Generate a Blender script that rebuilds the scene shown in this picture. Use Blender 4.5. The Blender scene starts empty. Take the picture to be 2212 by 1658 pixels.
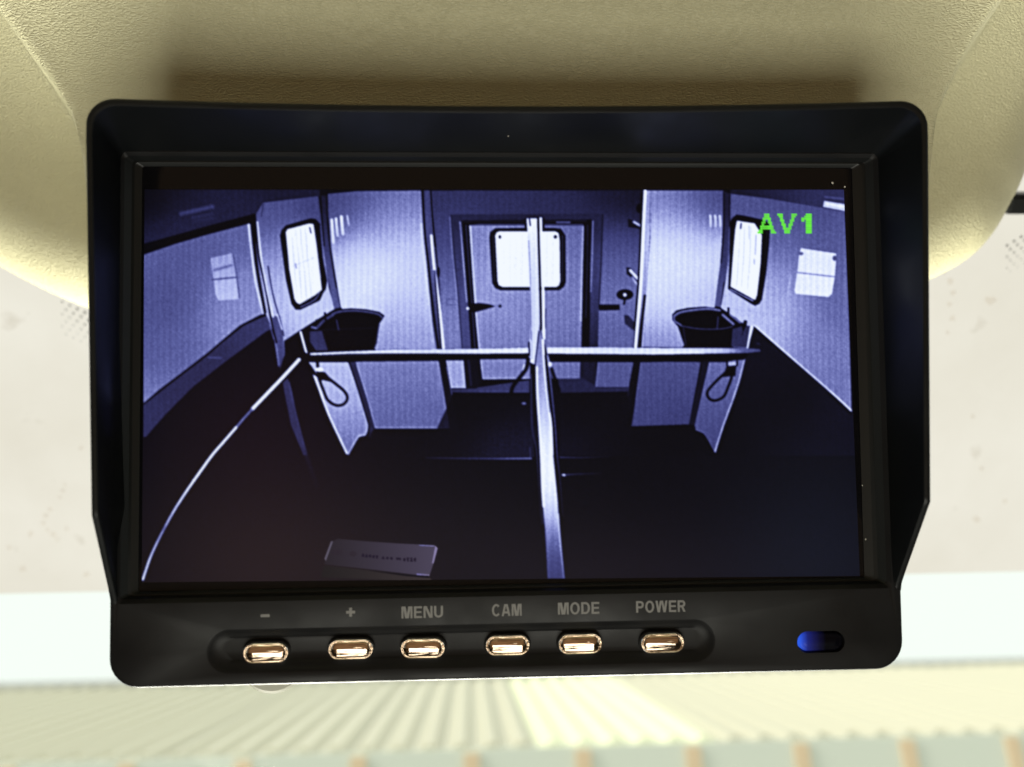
import bpy, bmesh, math, random
import numpy as np
from mathutils import Matrix, Vector, Euler
random.seed(4); rng = np.random.default_rng(4)

# ------------------------------------------------------------------ camera, sky, light
scene = bpy.context.scene
C = scene.collection
PITCH = math.radians(20.0)
EYE = Vector((0, 0, 2.5))
T = Matrix.Translation(EYE) @ Matrix.Rotation(PITCH, 4, 'X') @ Matrix.Rotation(math.radians(1.4), 4, 'Y')     # cab frame (x right, y ahead, z up along the view) -> world
F, CX, CY = 1661.0, 1106.0, 829.0                                 # focal length and centre of a 2212 x 1658 picture

cam_data = bpy.data.cameras.new('camera')
cam = bpy.data.objects.new('camera', cam_data); C.objects.link(cam)
cam.matrix_world = T @ Matrix.Rotation(math.pi/2, 4, 'X')
cam_data.sensor_width = 36; cam_data.lens = 36*F/2212
cam_data.clip_start = 0.005; cam_data.clip_end = 600
cam_data.dof.use_dof = True; cam_data.dof.focus_distance = 0.184; cam_data.dof.aperture_fstop = 9
scene.camera = cam

SKY = 1.04
world = bpy.data.worlds.new('World'); scene.world = world; world.use_nodes = True
bgn = world.node_tree.nodes['Background']
bgn.inputs[0].default_value = (0.93, 1.0, 0.94, 1); bgn.inputs[1].default_value = SKY
sun_d = bpy.data.lights.new('sun', 'SUN'); sun_d.energy = 2.4; sun_d.angle = math.radians(14); sun_d.color = (1, .96, .88)
sun = bpy.data.objects.new('sun', sun_d); C.objects.link(sun)
sun.rotation_euler = (math.radians(14), math.radians(-60), 0)

# added fill lamps, standing in for daylight thrown up inside the cab: from the viewer's side below, and from the top of the dashboard
for nm, pos, aim, sx, sy, en in (('added_lap_fill', (.02, -.32, -.38), (0, .2, .06), .40, .30, 2.35),
                                 ('added_dash_fill', (-.03, .45, -.42), (0, .23, .03), .5, .26, 17.0)):
    ld = bpy.data.lights.new(nm, 'AREA'); ld.shape = 'RECTANGLE'; ld.size = sx; ld.size_y = sy
    ld.energy = en; ld.color = (1, .98, .86)
    lo = bpy.data.objects.new(nm, ld); C.objects.link(lo)
    pos = Vector(pos); d = Vector(aim)-pos
    lo.matrix_world = T @ Matrix.Translation(pos) @ d.to_track_quat('-Z', 'Y').to_matrix().to_4x4()

scene.view_settings.view_transform = 'Standard'; scene.view_settings.look = 'None'
scene.view_settings.exposure = 0; scene.view_settings.gamma = 1
scene.render.engine = 'CYCLES'
scene.cycles.max_bounces = 6; scene.cycles.diffuse_bounces = 3; scene.cycles.glossy_bounces = 3; scene.cycles.transparent_max_bounces = 8

# ------------------------------------------------------------------ helpers
def link(name, mesh, mat=None, parent=None, M=None):
    o = bpy.data.objects.new(name, mesh); C.objects.link(o)
    if mat is not None: mesh.materials.append(mat)
    if parent is not None: o.parent = parent
    if M is not None: o.matrix_world = M
    return o
def mesh_from(name, V, Fc, smooth=True, sharp=None):
    me = bpy.data.meshes.new(name); me.from_pydata([tuple(v) for v in V], [], Fc); me.update()
    if smooth:
        me.shade_smooth()
        if sharp: me.set_sharp_from_angle(angle=math.radians(sharp))
    return me
def bm_mesh(name, bm, sharp=35):
    bmesh.ops.recalc_face_normals(bm, faces=bm.faces)
    me = bpy.data.meshes.new(name); bm.to_mesh(me); bm.free(); me.shade_smooth()
    me.set_sharp_from_angle(angle=math.radians(sharp)); return me
def tag(o, label=None, cat=None, group=None, kind=None):
    if label: o['label'] = label
    if cat: o['category'] = cat
    if group: o['group'] = group
    if kind: o['kind'] = kind
    return o
def mat(name, col, rough=.5, spec=.5, metal=0.0, **kw):
    m = bpy.data.materials.new(name); m.use_nodes = True
    b = m.node_tree.nodes['Principled BSDF']
    b.inputs['Base Color'].default_value = (*col, 1); b.inputs['Roughness'].default_value = rough
    b.inputs['Metallic'].default_value = metal; b.inputs['Specular IOR Level'].default_value = spec
    return m
def N(m, typ, **props):
    n = m.node_tree.nodes.new(typ)
    for k, v in props.items(): setattr(n, k, v)
    return n
def L(m, a, b): m.node_tree.links.new(a, b)
def P(m): return m.node_tree.nodes['Principled BSDF']
def add_bump(m, scale, strength, dist, detail=3, typ='noise', mapping=None, rough_var=0):
    tc = N(m, 'ShaderNodeTexCoord'); src = tc.outputs['Object']
    if mapping:
        mp = N(m, 'ShaderNodeMapping'); mp.inputs['Scale'].default_value = mapping; L(m, src, mp.inputs[0]); src = mp.outputs[0]
    n = N(m, 'ShaderNodeTexNoise'); n.inputs['Scale'].default_value = scale; n.inputs['Detail'].default_value = detail
    L(m, src, n.inputs['Vector'])
    b = N(m, 'ShaderNodeBump'); b.inputs['Strength'].default_value = strength; b.inputs['Distance'].default_value = dist
    L(m, n.outputs['Fac'], b.inputs['Height']); L(m, b.outputs[0], P(m).inputs['Normal'])
    return n
def cab(px, py, y):                      # a point of the cab at depth y along the view
    return Vector(((px-CX)/F*y, y, -(py-CY)/F*y))
def catmull(pts, n=10, closed=False):
    pts = [np.array(p, float) for p in pts]; out = []
    m = len(pts)
    for i in range(m if closed else m-1):
        p0 = pts[(i-1) % m] if (closed or i > 0) else pts[i]
        p1 = pts[i]; p2 = pts[(i+1) % m]
        p3 = pts[(i+2) % m] if (closed or i+2 < m) else p2
        for k in range(n):
            t = k/n
            out.append(.5*((2*p1)+(p2-p0)*t+(2*p0-5*p1+4*p2-p3)*t*t+(-p0+3*p1-3*p2+p3)*t**3))
    if not closed: out.append(pts[-1])
    return np.array(out)
def rrect(x0, x1, z0, z1, r, n=8):
    o = []
    for (cx, cz, a0) in ((x1-r, z1-r, 0), (x0+r, z1-r, 90), (x0+r, z0+r, 180), (x1-r, z0+r, 270)):
        for k in range(n+1):
            a = math.radians(a0+90*k/n); o.append((cx+r*math.cos(a), cz+r*math.sin(a)))
    return o
def loop_verts(bm, pts, y): return [bm.verts.new((x, y, z)) for x, z in pts]
def bridge(bm, a, b):
    n = len(a)
    for i in range(n): bm.faces.new((a[i], a[(i+1) % n], b[(i+1) % n], b[i]))
def loop_edges(bm, a):
    return [bm.edges.get((a[i], a[(i+1) % len(a)])) or bm.edges.new((a[i], a[(i+1) % len(a)])) for i in range(len(a))]

# ------------------------------------------------------------------ materials
M_black = mat('black_plastic', (.0075, .0075, .008), .45, .2); add_bump(M_black, 2600, .25, .00005, 2)
M_hood = mat('black_hood_plastic', (.0075, .0085, .009), .4, .22); add_bump(M_hood, 2200, .15, .00005, 2)
def worn(m, lo, hi, scale):
    tc = N(m, 'ShaderNodeTexCoord'); n = N(m, 'ShaderNodeTexNoise'); n.inputs['Scale'].default_value = scale; n.inputs['Detail'].default_value = 6
    L(m, tc.outputs['Object'], n.inputs['Vector']); mr = N(m, 'ShaderNodeMapRange'); mr.inputs[1].default_value = .35; mr.inputs[2].default_value = .65
    mr.inputs[3].default_value = lo; mr.inputs[4].default_value = hi; L(m, n.outputs['Fac'], mr.inputs[0]); L(m, mr.outputs[0], P(m).inputs['Roughness'])
worn(M_black, .36, .56, 60); worn(M_hood, .3, .5, 70)
M_mask = mat('black_glass', (.004, .004, .005), .12, .25)
M_print = mat('grey_print', (.23, .23, .225), .6, .3)
M_chrome_reflection = mat('chrome_warm_reflection', (.66, .51, .39), .06, .5, 1.0)  # orange reflection put into the metal colour
add_bump(M_chrome_reflection, 1100, .6, .00045, 2, mapping=(.07, 1, 1.4))
M_ring = mat('chrome_ring', (.95, .94, .9), .12, .5, 1.0)
M_dark = mat('dark_gap', (.004, .004, .004), .6, .2)
M_knob = mat('pale_rubber', (.55, .56, .47), .5, .3)
M_dust = mat('dust', (.7, .68, .6), .9, .1)

def console_material():
    m = mat('cream_grained_plastic', (.56, .52, .33), .5, .3)
    tc = N(m, 'ShaderNodeTexCoord')
    n0 = N(m, 'ShaderNodeTexNoise'); n0.inputs['Scale'].default_value = 170; n0.inputs['Detail'].default_value = 2
    L(m, tc.outputs['Object'], n0.inputs['Vector'])
    mixv = N(m, 'ShaderNodeVectorMath', operation='MULTIPLY_ADD')
    mixv.inputs[1].default_value = (.0022, .0022, .0022)
    L(m, n0.outputs['Color'], mixv.inputs[0]); L(m, tc.outputs['Object'], mixv.inputs[2])
    mp = N(m, 'ShaderNodeMapping'); mp.inputs['Scale'].default_value = (.55, 1, 1.25); L(m, mixv.outputs[0], mp.inputs[0])
    v = N(m, 'ShaderNodeTexVoronoi', feature='DISTANCE_TO_EDGE'); v.inputs['Scale'].default_value = 1500
    L(m, mp.outputs[0], v.inputs['Vector'])
    n1 = N(m, 'ShaderNodeTexNoise'); n1.inputs['Scale'].default_value = 1100; n1.inputs['Detail'].default_value = 3
    L(m, mp.outputs[0], n1.inputs['Vector'])
    r = N(m, 'ShaderNodeMath', operation='MINIMUM'); r.inputs[1].default_value = .28; L(m, v.outputs['Distance'], r.inputs[0])
    s = N(m, 'ShaderNodeMath', operation='MULTIPLY_ADD'); s.inputs[1].default_value = .35
    L(m, n1.outputs['Fac'], s.inputs[0]); L(m, r.outputs[0], s.inputs[2])
    b = N(m, 'ShaderNodeBump'); b.inputs['Strength'].default_value = .85; b.inputs['Distance'].default_value = .00045
    L(m, s.outputs[0], b.inputs['Height']); L(m, b.outputs[0], P(m).inputs['Normal'])
    # faint large-scale unevenness of the moulding colour
    n2 = N(m, 'ShaderNodeTexNoise'); n2.inputs['Scale'].default_value = 22; L(m, tc.outputs['Object'], n2.inputs['Vector'])
    cr = N(m, 'ShaderNodeValToRGB'); cr.color_ramp.elements[0].color = (.53, .507, .328, 1); cr.color_ramp.elements[1].color = (.58, .555, .365, 1)
    L(m, n2.outputs['Fac'], cr.inputs[0]); L(m, cr.outputs[0], P(m).inputs['Base Color'])
    return m
M_console = console_material()

# ------------------------------------------------------------------ setting: ground and added cab shell
m = mat('pale_concrete', (.33, .32, .29), .9)
gn = add_bump(m, 3, .4, .02)
me = mesh_from('ground', [(-200, -100, 0), (200, -100, 0), (200, 300, 0), (-200, 300, 0)], [(0, 1, 2, 3)], False)
tag(link('ground', me, m), 'pale concrete yard in front of the vehicle', None, None, 'structure')

def shell():
    # unseen cab around the viewer, added to block the sky's light: lining overhead, rear wall, floor, door panels below open side windows
    z = 2.5; V = []; Fc = []
    def q(*p):
        i = len(V); V.extend(p); Fc.append(tuple(range(i, i+4)))
    yb, yf, w, zc, zf, zs = -.75, .10, 1.0, z+.262, z-1.1, z-.05
    q((-w, yb, zc), (w, yb, zc), (w, yf, zc), (-w, yf, zc))
    q((-w, yb, zf), (w, yb, zf), (w, yb, zc), (-w, yb, zc))
    q((-w, yb, zf), (w, yb, zf), (w, 1.0, zf), (-w, 1.0, zf))
    for s in (-1, 1):
        q((s*w, yb, zf), (s*w, 1.0, zf), (s*w, 1.0, zs), (s*w, yb, zs))
        q((s*w, yb, zs), (s*w, yb+.3, zs), (s*w, yb+.3, zc), (s*w, yb, zc))
    q((-w, 1.0, zf), (w, 1.0, zf), (w, 1.0, zs-.2), (-w, 1.0, zs-.2))
    me = mesh_from('cab', V, Fc, False); me.materials.append(mat('added_cab_blocker', (.06, .055, .045), .8, .2)); me.materials.append(mat('tan_reflection_wall', (.30, .19, .115), .8, .2))  # rear wall made tan to give the buttons a warm reflection
    me.polygons[1].material_index = 1; return me
tag(link('added_cab_blocker', shell()), 'unseen dull brown cab shell around the viewer, added to block daylight', None, None, 'structure')

# ------------------------------------------------------------------ overhead console (moulded height field)
def contour(pxs, y): return np.array([[ (px-CX)/F*y, -(py-CY)/F*y ] for px, py in pxs])
def sdist(X, Z, poly):
    """signed distance to a closed polyline, positive inside; also nearest point"""
    best = np.full(X.shape, 1e9); nx = np.zeros_like(X); nz = np.zeros_like(Z); ins = np.zeros(X.shape, bool)
    n = len(poly)
    for i in range(n):
        a = poly[i]; b = poly[(i+1) % n]; d = b-a; l2 = d@d
        if l2 < 1e-16: continue
        t = np.clip(((X-a[0])*d[0]+(Z-a[1])*d[1])/l2, 0, 1)
        qx = a[0]+t*d[0]; qz = a[1]+t*d[1]; dd = np.hypot(X-qx, Z-qz)
        k = dd < best; best[k] = dd[k]; nx[k] = qx[k]; nz[k] = qz[k]
        c = ((a[1] > Z) != (b[1] > Z)) & (X < (b[0]-a[0])*(Z-a[1])/(b[1]-a[1]+1e-15)+a[0]); ins ^= c
    return np.where(ins, best, -best), nx, nz
out_px = catmull([(-330, -900), (-325, -300), (-310, 60), (-250, 340), (-140, 490), (0, 590), (190, 674), (500, 745), (900, 785), (1300, 780),
                  (1700, 722), (1900, 665), (2012, 612), (2108, 562), (2155, 515), (2186, 455), (2214, 370), (2240, 150), (2262, -200), (2275, -900)], 10)
ton_px = catmull([(-20, -900), (0, -400), (28, -150), (62, 0), (108, 110), (152, 190), (180, 262), (188, 350), (190, 450), (202, 540), (235, 620), (330, 680), (600, 715), (1106, 725), (1600, 690), (1900, 600), (1975, 520), (2000, 440), (2004, 350), (2000, 262),
                  (2012, 205), (2026, 150), (2052, 85), (2092, 0), (2122, -150), (2150, -400), (2165, -900)], 10)
YO, YT = .241, .193
outc, tonc = contour(out_px, YO), contour(ton_px, YT)
gx = np.linspace(-.245, .205, 340); gz = np.linspace(-.014, .205, 172)
X, Z = np.meshgrid(gx, gz)
do, qx, qz = sdist(X, Z, outc)
dt, _, _ = sdist(X, Z, tonc)
Ru = .024
Y = .2335 - .14*np.maximum(Z, 0) - (.35+.65*np.clip(1+dt/.05, 0, 1))*1.05*np.maximum(Z-.05, 0)**2/.12
e = np.clip((Ru-do)/Ru, 0, 1)
Y = Y + Ru*(1-np.sqrt(np.clip(1-e*e, 0, 1)))
g = np.sqrt(dt*dt+.0009**2)
w_ = np.clip(-dt/.0115, 0, 1); wall = 1-w_*w_*(3-2*w_)*.45-w_*.55
crest = np.exp(-(dt/.0022)**2)*.0007
raise_ = np.where(dt > 0, .0335 + .0012*(1-np.exp(-dt/.02)), .0335*wall)+crest
Y = Y - raise_*np.clip(do/.026, 0, 1)
neg = do < 0
X = np.where(neg, qx, X); Z = np.where(neg, qz, Z)
Y = np.where(neg, Y + np.minimum(-do, .02)*1.5, Y)
nz_, nx_ = X.shape
V = np.stack([X, Y, Z], -1).reshape(-1, 3)
Fc = []
dn = do.reshape(nz_, nx_)
for j in range(nz_-1):
    for i in range(nx_-1):
        if max(dn[j, i], dn[j+1, i], dn[j, i+1], dn[j+1, i+1]) > -.012:
            Fc.append((j*nx_+i, j*nx_+i+1, (j+1)*nx_+i+1, (j+1)*nx_+i))
me = mesh_from('overhead_console', V, Fc)
con = link('overhead_console', me, M_console, None, T)
tag(con, 'cream grained plastic overhead console moulding above and behind the monitor', 'console')

# ------------------------------------------------------------------ windscreen
def ws_y(z): return .30 - .45*z
def ws_hit(px, py):
    a = -(py-CY)/F; y = .30/(1+.45*a); return Vector(((px-CX)/F*y, y, a*y))
def glass_mat():
    m = bpy.data.materials.new('windscreen_glass'); m.use_nodes = True; nt = m.node_tree; nt.nodes.remove(P(m))
    o = nt.nodes['Material Output']
    tr = N(m, 'ShaderNodeBsdfTransparent'); tr.inputs[0].default_value = (.97, .985, .965, 1)
    gl = N(m, 'ShaderNodeBsdfGlossy'); gl.inputs['Roughness'].default_value = .02
    fr = N(m, 'ShaderNodeFresnel'); fr.inputs[0].default_value = 1.05
    mx = N(m, 'ShaderNodeMixShader'); L(m, fr.outputs[0], mx.inputs[0]); L(m, tr.outputs[0], mx.inputs[1]); L(m, gl.outputs[0], mx.inputs[2])
    L(m, mx.outputs[0], o.inputs[0]); return m
def strip_mat():
    m = bpy.data.materials.new('tinted_strip'); m.use_nodes = True; nt = m.node_tree; nt.nodes.remove(P(m))
    o = nt.nodes['Material Output']
    tc = N(m, 'ShaderNodeTexCoord')
    n = N(m, 'ShaderNodeTexNoise'); n.inputs['Scale'].default_value = 14; n.inputs['Detail'].default_value = 5; L(m, tc.outputs['Object'], n.inputs['Vector'])
    cr = N(m, 'ShaderNodeValToRGB')
    cr.color_ramp.elements[0].position = .3; cr.color_ramp.elements[0].color = (.835, .73, .67, 1)
    cr.color_ramp.elements[1].position = .6; cr.color_ramp.elements[1].color = (.92, .815, .77, 1)
    L(m, n.outputs['Fac'], cr.inputs[0])
    # sparse grime spots on the film
    n2 = N(m, 'ShaderNodeTexNoise'); n2.inputs['Scale'].default_value = 55; n2.inputs['Detail'].default_value = 4; L(m, tc.outputs['Object'], n2.inputs['Vector'])
    c2 = N(m, 'ShaderNodeValToRGB'); c2.color_ramp.elements[0].position = .66; c2.color_ramp.elements[0].color = (1, 1, 1, 1)
    c2.color_ramp.elements[1].position = .78; c2.color_ramp.elements[1].color = (.74, .71, .66, 1); L(m, n2.outputs['Fac'], c2.inputs[0])
    mu = N(m, 'ShaderNodeMix', data_type='RGBA', blend_type='MULTIPLY'); mu.inputs[0].default_value = 1
    L(m, cr.outputs[0], mu.inputs[6]); L(m, c2.outputs[0], mu.inputs[7])
    tr = N(m, 'ShaderNodeBsdfTransparent'); L(m, mu.outputs[2], tr.inputs[0])
    L(m, tr.outputs[0], o.inputs[0]); return m
ws = bpy.data.objects.new('windscreen', None); C.objects.link(ws); ws.matrix_world = T
tag(ws, 'windscreen with a tinted upper strip and black dots, behind the monitor', 'windscreen')
def ws_quad(name, corners, m, off=0):
    V = [Vector((x, ws_y(z)+off, z)) for x, z in corners]
    return link(name, mesh_from(name, V, [tuple(range(len(V)))], False), m, ws)
ws_quad('glass', [(-1, -.55), (1, -.55), (1, .2), (-1, .2)], glass_mat())
a = ws_hit(-1500, 1314); b = ws_hit(3700, 1200)
ws_quad('tinted_strip', [(a.x, a.z), (b.x, b.z), (b.x, .2), (a.x, .2)], strip_mat(), -.002)
a = ws_hit(-1500, 452); b = ws_hit(3700, 470)
M_frit = mat('black_frit', (.008, .009, .009), .4)
c0, c1 = ws_hit(1106, 426).z, ws_hit(1106, 468).z
xa, xb = ws_hit(2140, 447).x, ws_hit(2420, 447).x
bm = bmesh.new()
bmesh.ops.create_cube(bm, size=1, matrix=Matrix.Translation(((xa+xb)/2, ws_y((c0+c1)/2)-.006, (c0+c1)/2)) @ Matrix.Rotation(math.atan(.45), 4, 'X') @ Matrix.Diagonal((xb-xa, .008, (c0-c1)*1.1, 1)))
bmesh.ops.bevel(bm, geom=bm.edges[:], offset=.0015, segments=2, affect='EDGES')
o = link('sensor_pad', bm_mesh('sensor_pad', bm), M_frit, ws); o['label'] = 'black pad on the glass beside the console'
bm = bmesh.new()
def dotrow(p0, p1, n, r, shr):
    for k in range(n):
        t = k/(max(n-1, 1)); h = ws_hit(p0[0]+(p1[0]-p0[0])*t, p0[1]+(p1[1]-p0[1])*t)
        rr = r*shr
        vs = [bm.verts.new((h.x+rr*math.cos(i*math.pi/5), ws_y(h.z+rr*math.sin(i*math.pi/5))-.004, h.z+rr*math.sin(i*math.pi/5))) for i in range(10)]
        bm.faces.new(vs)
for j in range(6):
    sh = 1-.13*j
    for side in (0, 1):
        if side == 0:
            for k in range(9):
                x = 148+k*16+(8 if j % 2 else 0)-7*j*0; y = 655+.47*(x-148)+j*13
                if x < 230: dotrow((x, y), (x, y), 1, .00066, max(.35, sh*(.55+.045*(x-148)/8)) )
        else:
            for k in range(9):
                x = 2160+k*15+(7 if j % 2 else 0); y = 560-.62*(x-2120)+j*12
                dotrow((x, y), (x, y), 1, .00045, sh)
gm = bpy.data.materials.new('grime'); gm.use_nodes = True; gm.node_tree.nodes.remove(P(gm))
gt = N(gm, 'ShaderNodeBsdfTransparent'); gt.inputs[0].default_value = (.92, .89, .855, 1); L(gm, gt.outputs[0], gm.node_tree.nodes['Material Output'].inputs[0])
bg = bmesh.new()
for k_, (gx_, gy_, gr) in enumerate(((150, 1046, 4), (146, 1058, 5), (138, 1072, 4), (118, 1098, 5), (108, 1112, 7), (104, 1128, 6), (112, 1142, 5), (124, 1152, 6), (134, 1162, 5), (76, 1150, 8), (154, 1140, 5),
        (186, 966, 6), (60, 1226, 7), (196, 1238, 6), (30, 1180, 5), (2030, 590, 6), (2042, 612, 8), (2048, 634, 7), (2040, 660, 6), (2046, 690, 7), (2036, 720, 5), (2128, 652, 12), (2090, 900, 5), (2110, 1010, 5), (2098, 1120, 9), (2160, 1080, 6))):
    vs_ = []
    for i_ in range(11):
        a_ = i_*2*math.pi/11; r_ = gr*random.uniform(.55, 1.25); h_ = ws_hit(gx_+r_*math.cos(a_), gy_+r_*math.sin(a_))
        vs_.append(bg.verts.new((h_.x, ws_y(h_.z)-.003-.00002*k_, h_.z)))
    bg.faces.new(vs_)
gr_o = link('grime_spots', bm_mesh('grime_spots', bg), gm, ws); gr_o['kind'] = 'stuff'
frit = link('frit_dots', bm_mesh('frit_dots', bm), mat('grey_frit', (.05, .045, .044), .6), ws); frit['kind'] = 'stuff'

# ------------------------------------------------------------------ monitor
p_fit = (-0.04392509, -0.00948573, 0.04054541, -0.00162315, 0.17146201, 0.00221471)
Rm = Matrix.Rotation(p_fit[2], 4, 'Z') @ Matrix.Rotation(p_fit[0], 4, 'X') @ Matrix.Rotation(p_fit[1], 4, 'Y')
MON = Matrix.Translation(p_fit[3:6]) @ Rm
mon = bpy.data.objects.new('rear_view_monitor', None); C.objects.link(mon); mon.matrix_world = T @ MON
tag(mon, 'black hooded rear view monitor showing a blue camera picture, hanging below the console', 'monitor')
mm = .001
def S(pts): return [(x*mm, z*mm) for x, z in pts]

# housing: slab with rounded edges, window opening, button trough and lamp opening in its front
YF = -3*mm
bx0, bx1, bz0, bz1 = -84.6, 87.3, -66.2, 54.6
bm = bmesh.new()
rings = []
for off, y in ((0.9, -3.0), (.42, -2.86), (.12, -2.45), (0, -1.9), (0, 18), (.8, 20.5), (3, 22.5), (7, 23.5)):
    rings.append(loop_verts(bm, S(rrect(bx0+off, bx1-off, bz0+off, bz1-off, 6.2-min(off, 5)*.6, 8)), y*mm))
for r0, r1 in zip(rings, rings[1:]): bridge(bm, r0, r1)
bm.faces.new(rings[-1])
win = rrect(-83.4, 85.0, -48.4, 48.9, 1.2, 3)
wl = loop_verts(bm, S(win), YF)
trough = rrect(-64.2, 45.4, -63.5, -54.1, 4.68, 10)
tl = loop_verts(bm, S(trough), YF)
led_o = rrect(63.4, 74.0, -62.1, -57.4, 2.34, 8)
ll = loop_verts(bm, S(led_o), YF)
E_ = loop_edges(bm, rings[0])+loop_edges(bm, wl)+loop_edges(bm, tl)+loop_edges(bm, ll)
bmesh.ops.triangle_fill(bm, use_beauty=True, edges=E_)
prev = tl
for off, y in ((.25, -2.9), (.8, -2.45), (1.6, -1.95), (2.6, -1.65), (3.6, -1.55)):
    cur = loop_verts(bm, S(rrect(-64.2+off, 45.4-off, -63.5+min(off, 2.3), -54.1-min(off, 2.3), 4.68-min(off, 2.3), 10)), y*mm)
    bridge(bm, prev, cur); prev = cur
bm.faces.new(prev)
cur = loop_verts(bm, S(rrect(63.7, 73.7, -61.8, -57.7, 2.04, 8)), -1.4*mm); bridge(bm, ll, cur); bm.faces.new(cur)
# step down from the front to the glass
w2 = loop_verts(bm, S(rrect(-82.6, 84.2, -47.6, 48.2, 1.0, 3)), -2.2*mm); bridge(bm, wl, w2)
housing = link('housing', bm_mesh('housing', bm, 40), M_black, mon)
# bezel between the front and the glass
bm = bmesh.new()
b1 = loop_verts(bm, S(rrect(-82.6, 84.2, -47.6, 48.2, 1.0, 3)), -2.2*mm)
b2 = loop_verts(bm, S(rrect(-81.6, 83.0, -47.2, 47.6, .9, 3)), -.9*mm)
b3 = loop_verts(bm, S(rrect(-81.0, 82.0, -46.9, 47.3, .8, 3)), -.9*mm)
b4 = loop_verts(bm, S(rrect(-79.7, 80.3, -46.45, 46.6, .4, 3)), -.1*mm)
bridge(bm, b1, b2); bridge(bm, b2, b3); bridge(bm, b3, b4)
M_bezel = mat('black_bezel', (.008, .009, .009), .4, .3)
link('bezel', bm_mesh('bezel', bm, 25), M_bezel, mon)
bm = bmesh.new(); bm.faces.new(loop_verts(bm, S(rrect(-81, 82, -47.5, 47.5, .4, 3)), .05*mm))
bmesh.ops.reverse_faces(bm, faces=bm.faces)
me = bpy.data.meshes.new('cover_glass'); bm.to_mesh(me); bm.free(); link('cover_glass', me, M_mask, mon)

# hood: U-shaped shade with a rounded rim, shallow towards the bottom of its flaps
def hood():
    path = []                                            # (outer x, outer z, inner-rim x, z, inner-base x, z, depth)
    def rimy(z): return 14.0 if z > -28 else max(.6, 14.0*(z+49.2)/21.2)
    zs = [-49.0, -47.5, -44, -40, -36, -32, -29, -28, -27, -24, -15, 0, 12, 25, 38, 44, 48]
    Lx = lambda z: -82.1+(-84.2+82.1)*(z+28)/78 if z > -28 else -82.1+(-84.4+82.1)*(-28-z)/21
    Rx = lambda z: 86.8+(89.1-86.8)*(z+28)/78 if z > -28 else 86.8+(87.2-86.8)*(-28-z)/21
    for z in zs: path.append((Lx(z), z, Lx(z)+1.5, z, -83.2+1.0*(z < -28)*0, z, rimy(z)))
    for k in range(1, 10):
        a = math.radians(180-90*k/10); r = 5.6; cx, cz = Lx(50)+r, 55.4-r; ri = 3.9
        path.append((cx+r*math.cos(a), cz+r*math.sin(a), cx+ri*math.cos(a), cz+ri*math.sin(a)-.3, -83.2+1.6*(1+math.cos(a)), 47.2+1.6*math.sin(a), 14.0))
    n = 24
    for k in range(0, n+1):
        t = k/n; x = -78.4+(83.4+78.4)*t; sag = 1.35*(1-(2*t-1)**2)
        zt = 55.4+.45*t-sag
        path.append((x, zt, x, zt-1.8, -81.6+(83.2+81.6)*t, 48.8, 14.0))
    for k in range(1, 10):
        a = math.radians(90-90*k/10); r = 5.7; cx, cz = 89.1-r, 55.85-r; ri = 4.0
        path.append((cx+r*math.cos(a), cz+r*math.sin(a), cx+ri*math.cos(a), cz+ri*math.sin(a)-.3, 84.8-1.6*(1-math.cos(a)), 47.2+1.6*math.sin(a), 14.0))
    for z in zs[::-1]: path.append((Rx(z), z, Rx(z)-1.6, z, 84.8+.3*(48-z)/96, z, rimy(z)))
    V = []; Fc = []; m_ = 9
    for (ox, oz, ix, iz, bx_, bz_, h) in path:
        h2 = h+2.2; hb = min(.7, h*.3)
        mx_, mz_ = (ox+ix)/2, (oz+iz)/2
        q = lambda t: (ox+(ix-ox)*t, oz+(iz-oz)*t)
        V += [(ox, 4.0, oz), (ox, -2.2, oz), (ox, -2.2-h+hb, oz), (*q(.12)[:1], -2.2-h+hb*.3, q(.12)[1]), (q(.36)[0], -2.2-h, q(.36)[1]),
              (q(.66)[0], -2.2-h, q(.66)[1]), (q(.9)[0], -2.2-h+hb*.3, q(.9)[1]), (ix, -2.2-h+hb, iz),
              (bx_, -2.1, bz_)]
    for i in range(len(path)-1):
        for j in range(m_-1):
            Fc.append((i*m_+j, i*m_+j+1, (i+1)*m_+j+1, (i+1)*m_+j))
    V = [(x*mm, y*mm, z*mm) for x, y, z in V]
    # end caps of the flaps
    Fc.append(tuple(range(m_))); Fc.append(tuple((len(path)-1)*m_+j for j in range(m_))[::-1])
    bm = bmesh.new(); vs = [bm.verts.new(v) for v in V]
    for f in Fc: bm.faces.new([vs[i] for i in f])
    return bm_mesh('sun_hood', bm, 38)
link('sun_hood', hood(), M_hood, mon)

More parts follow.
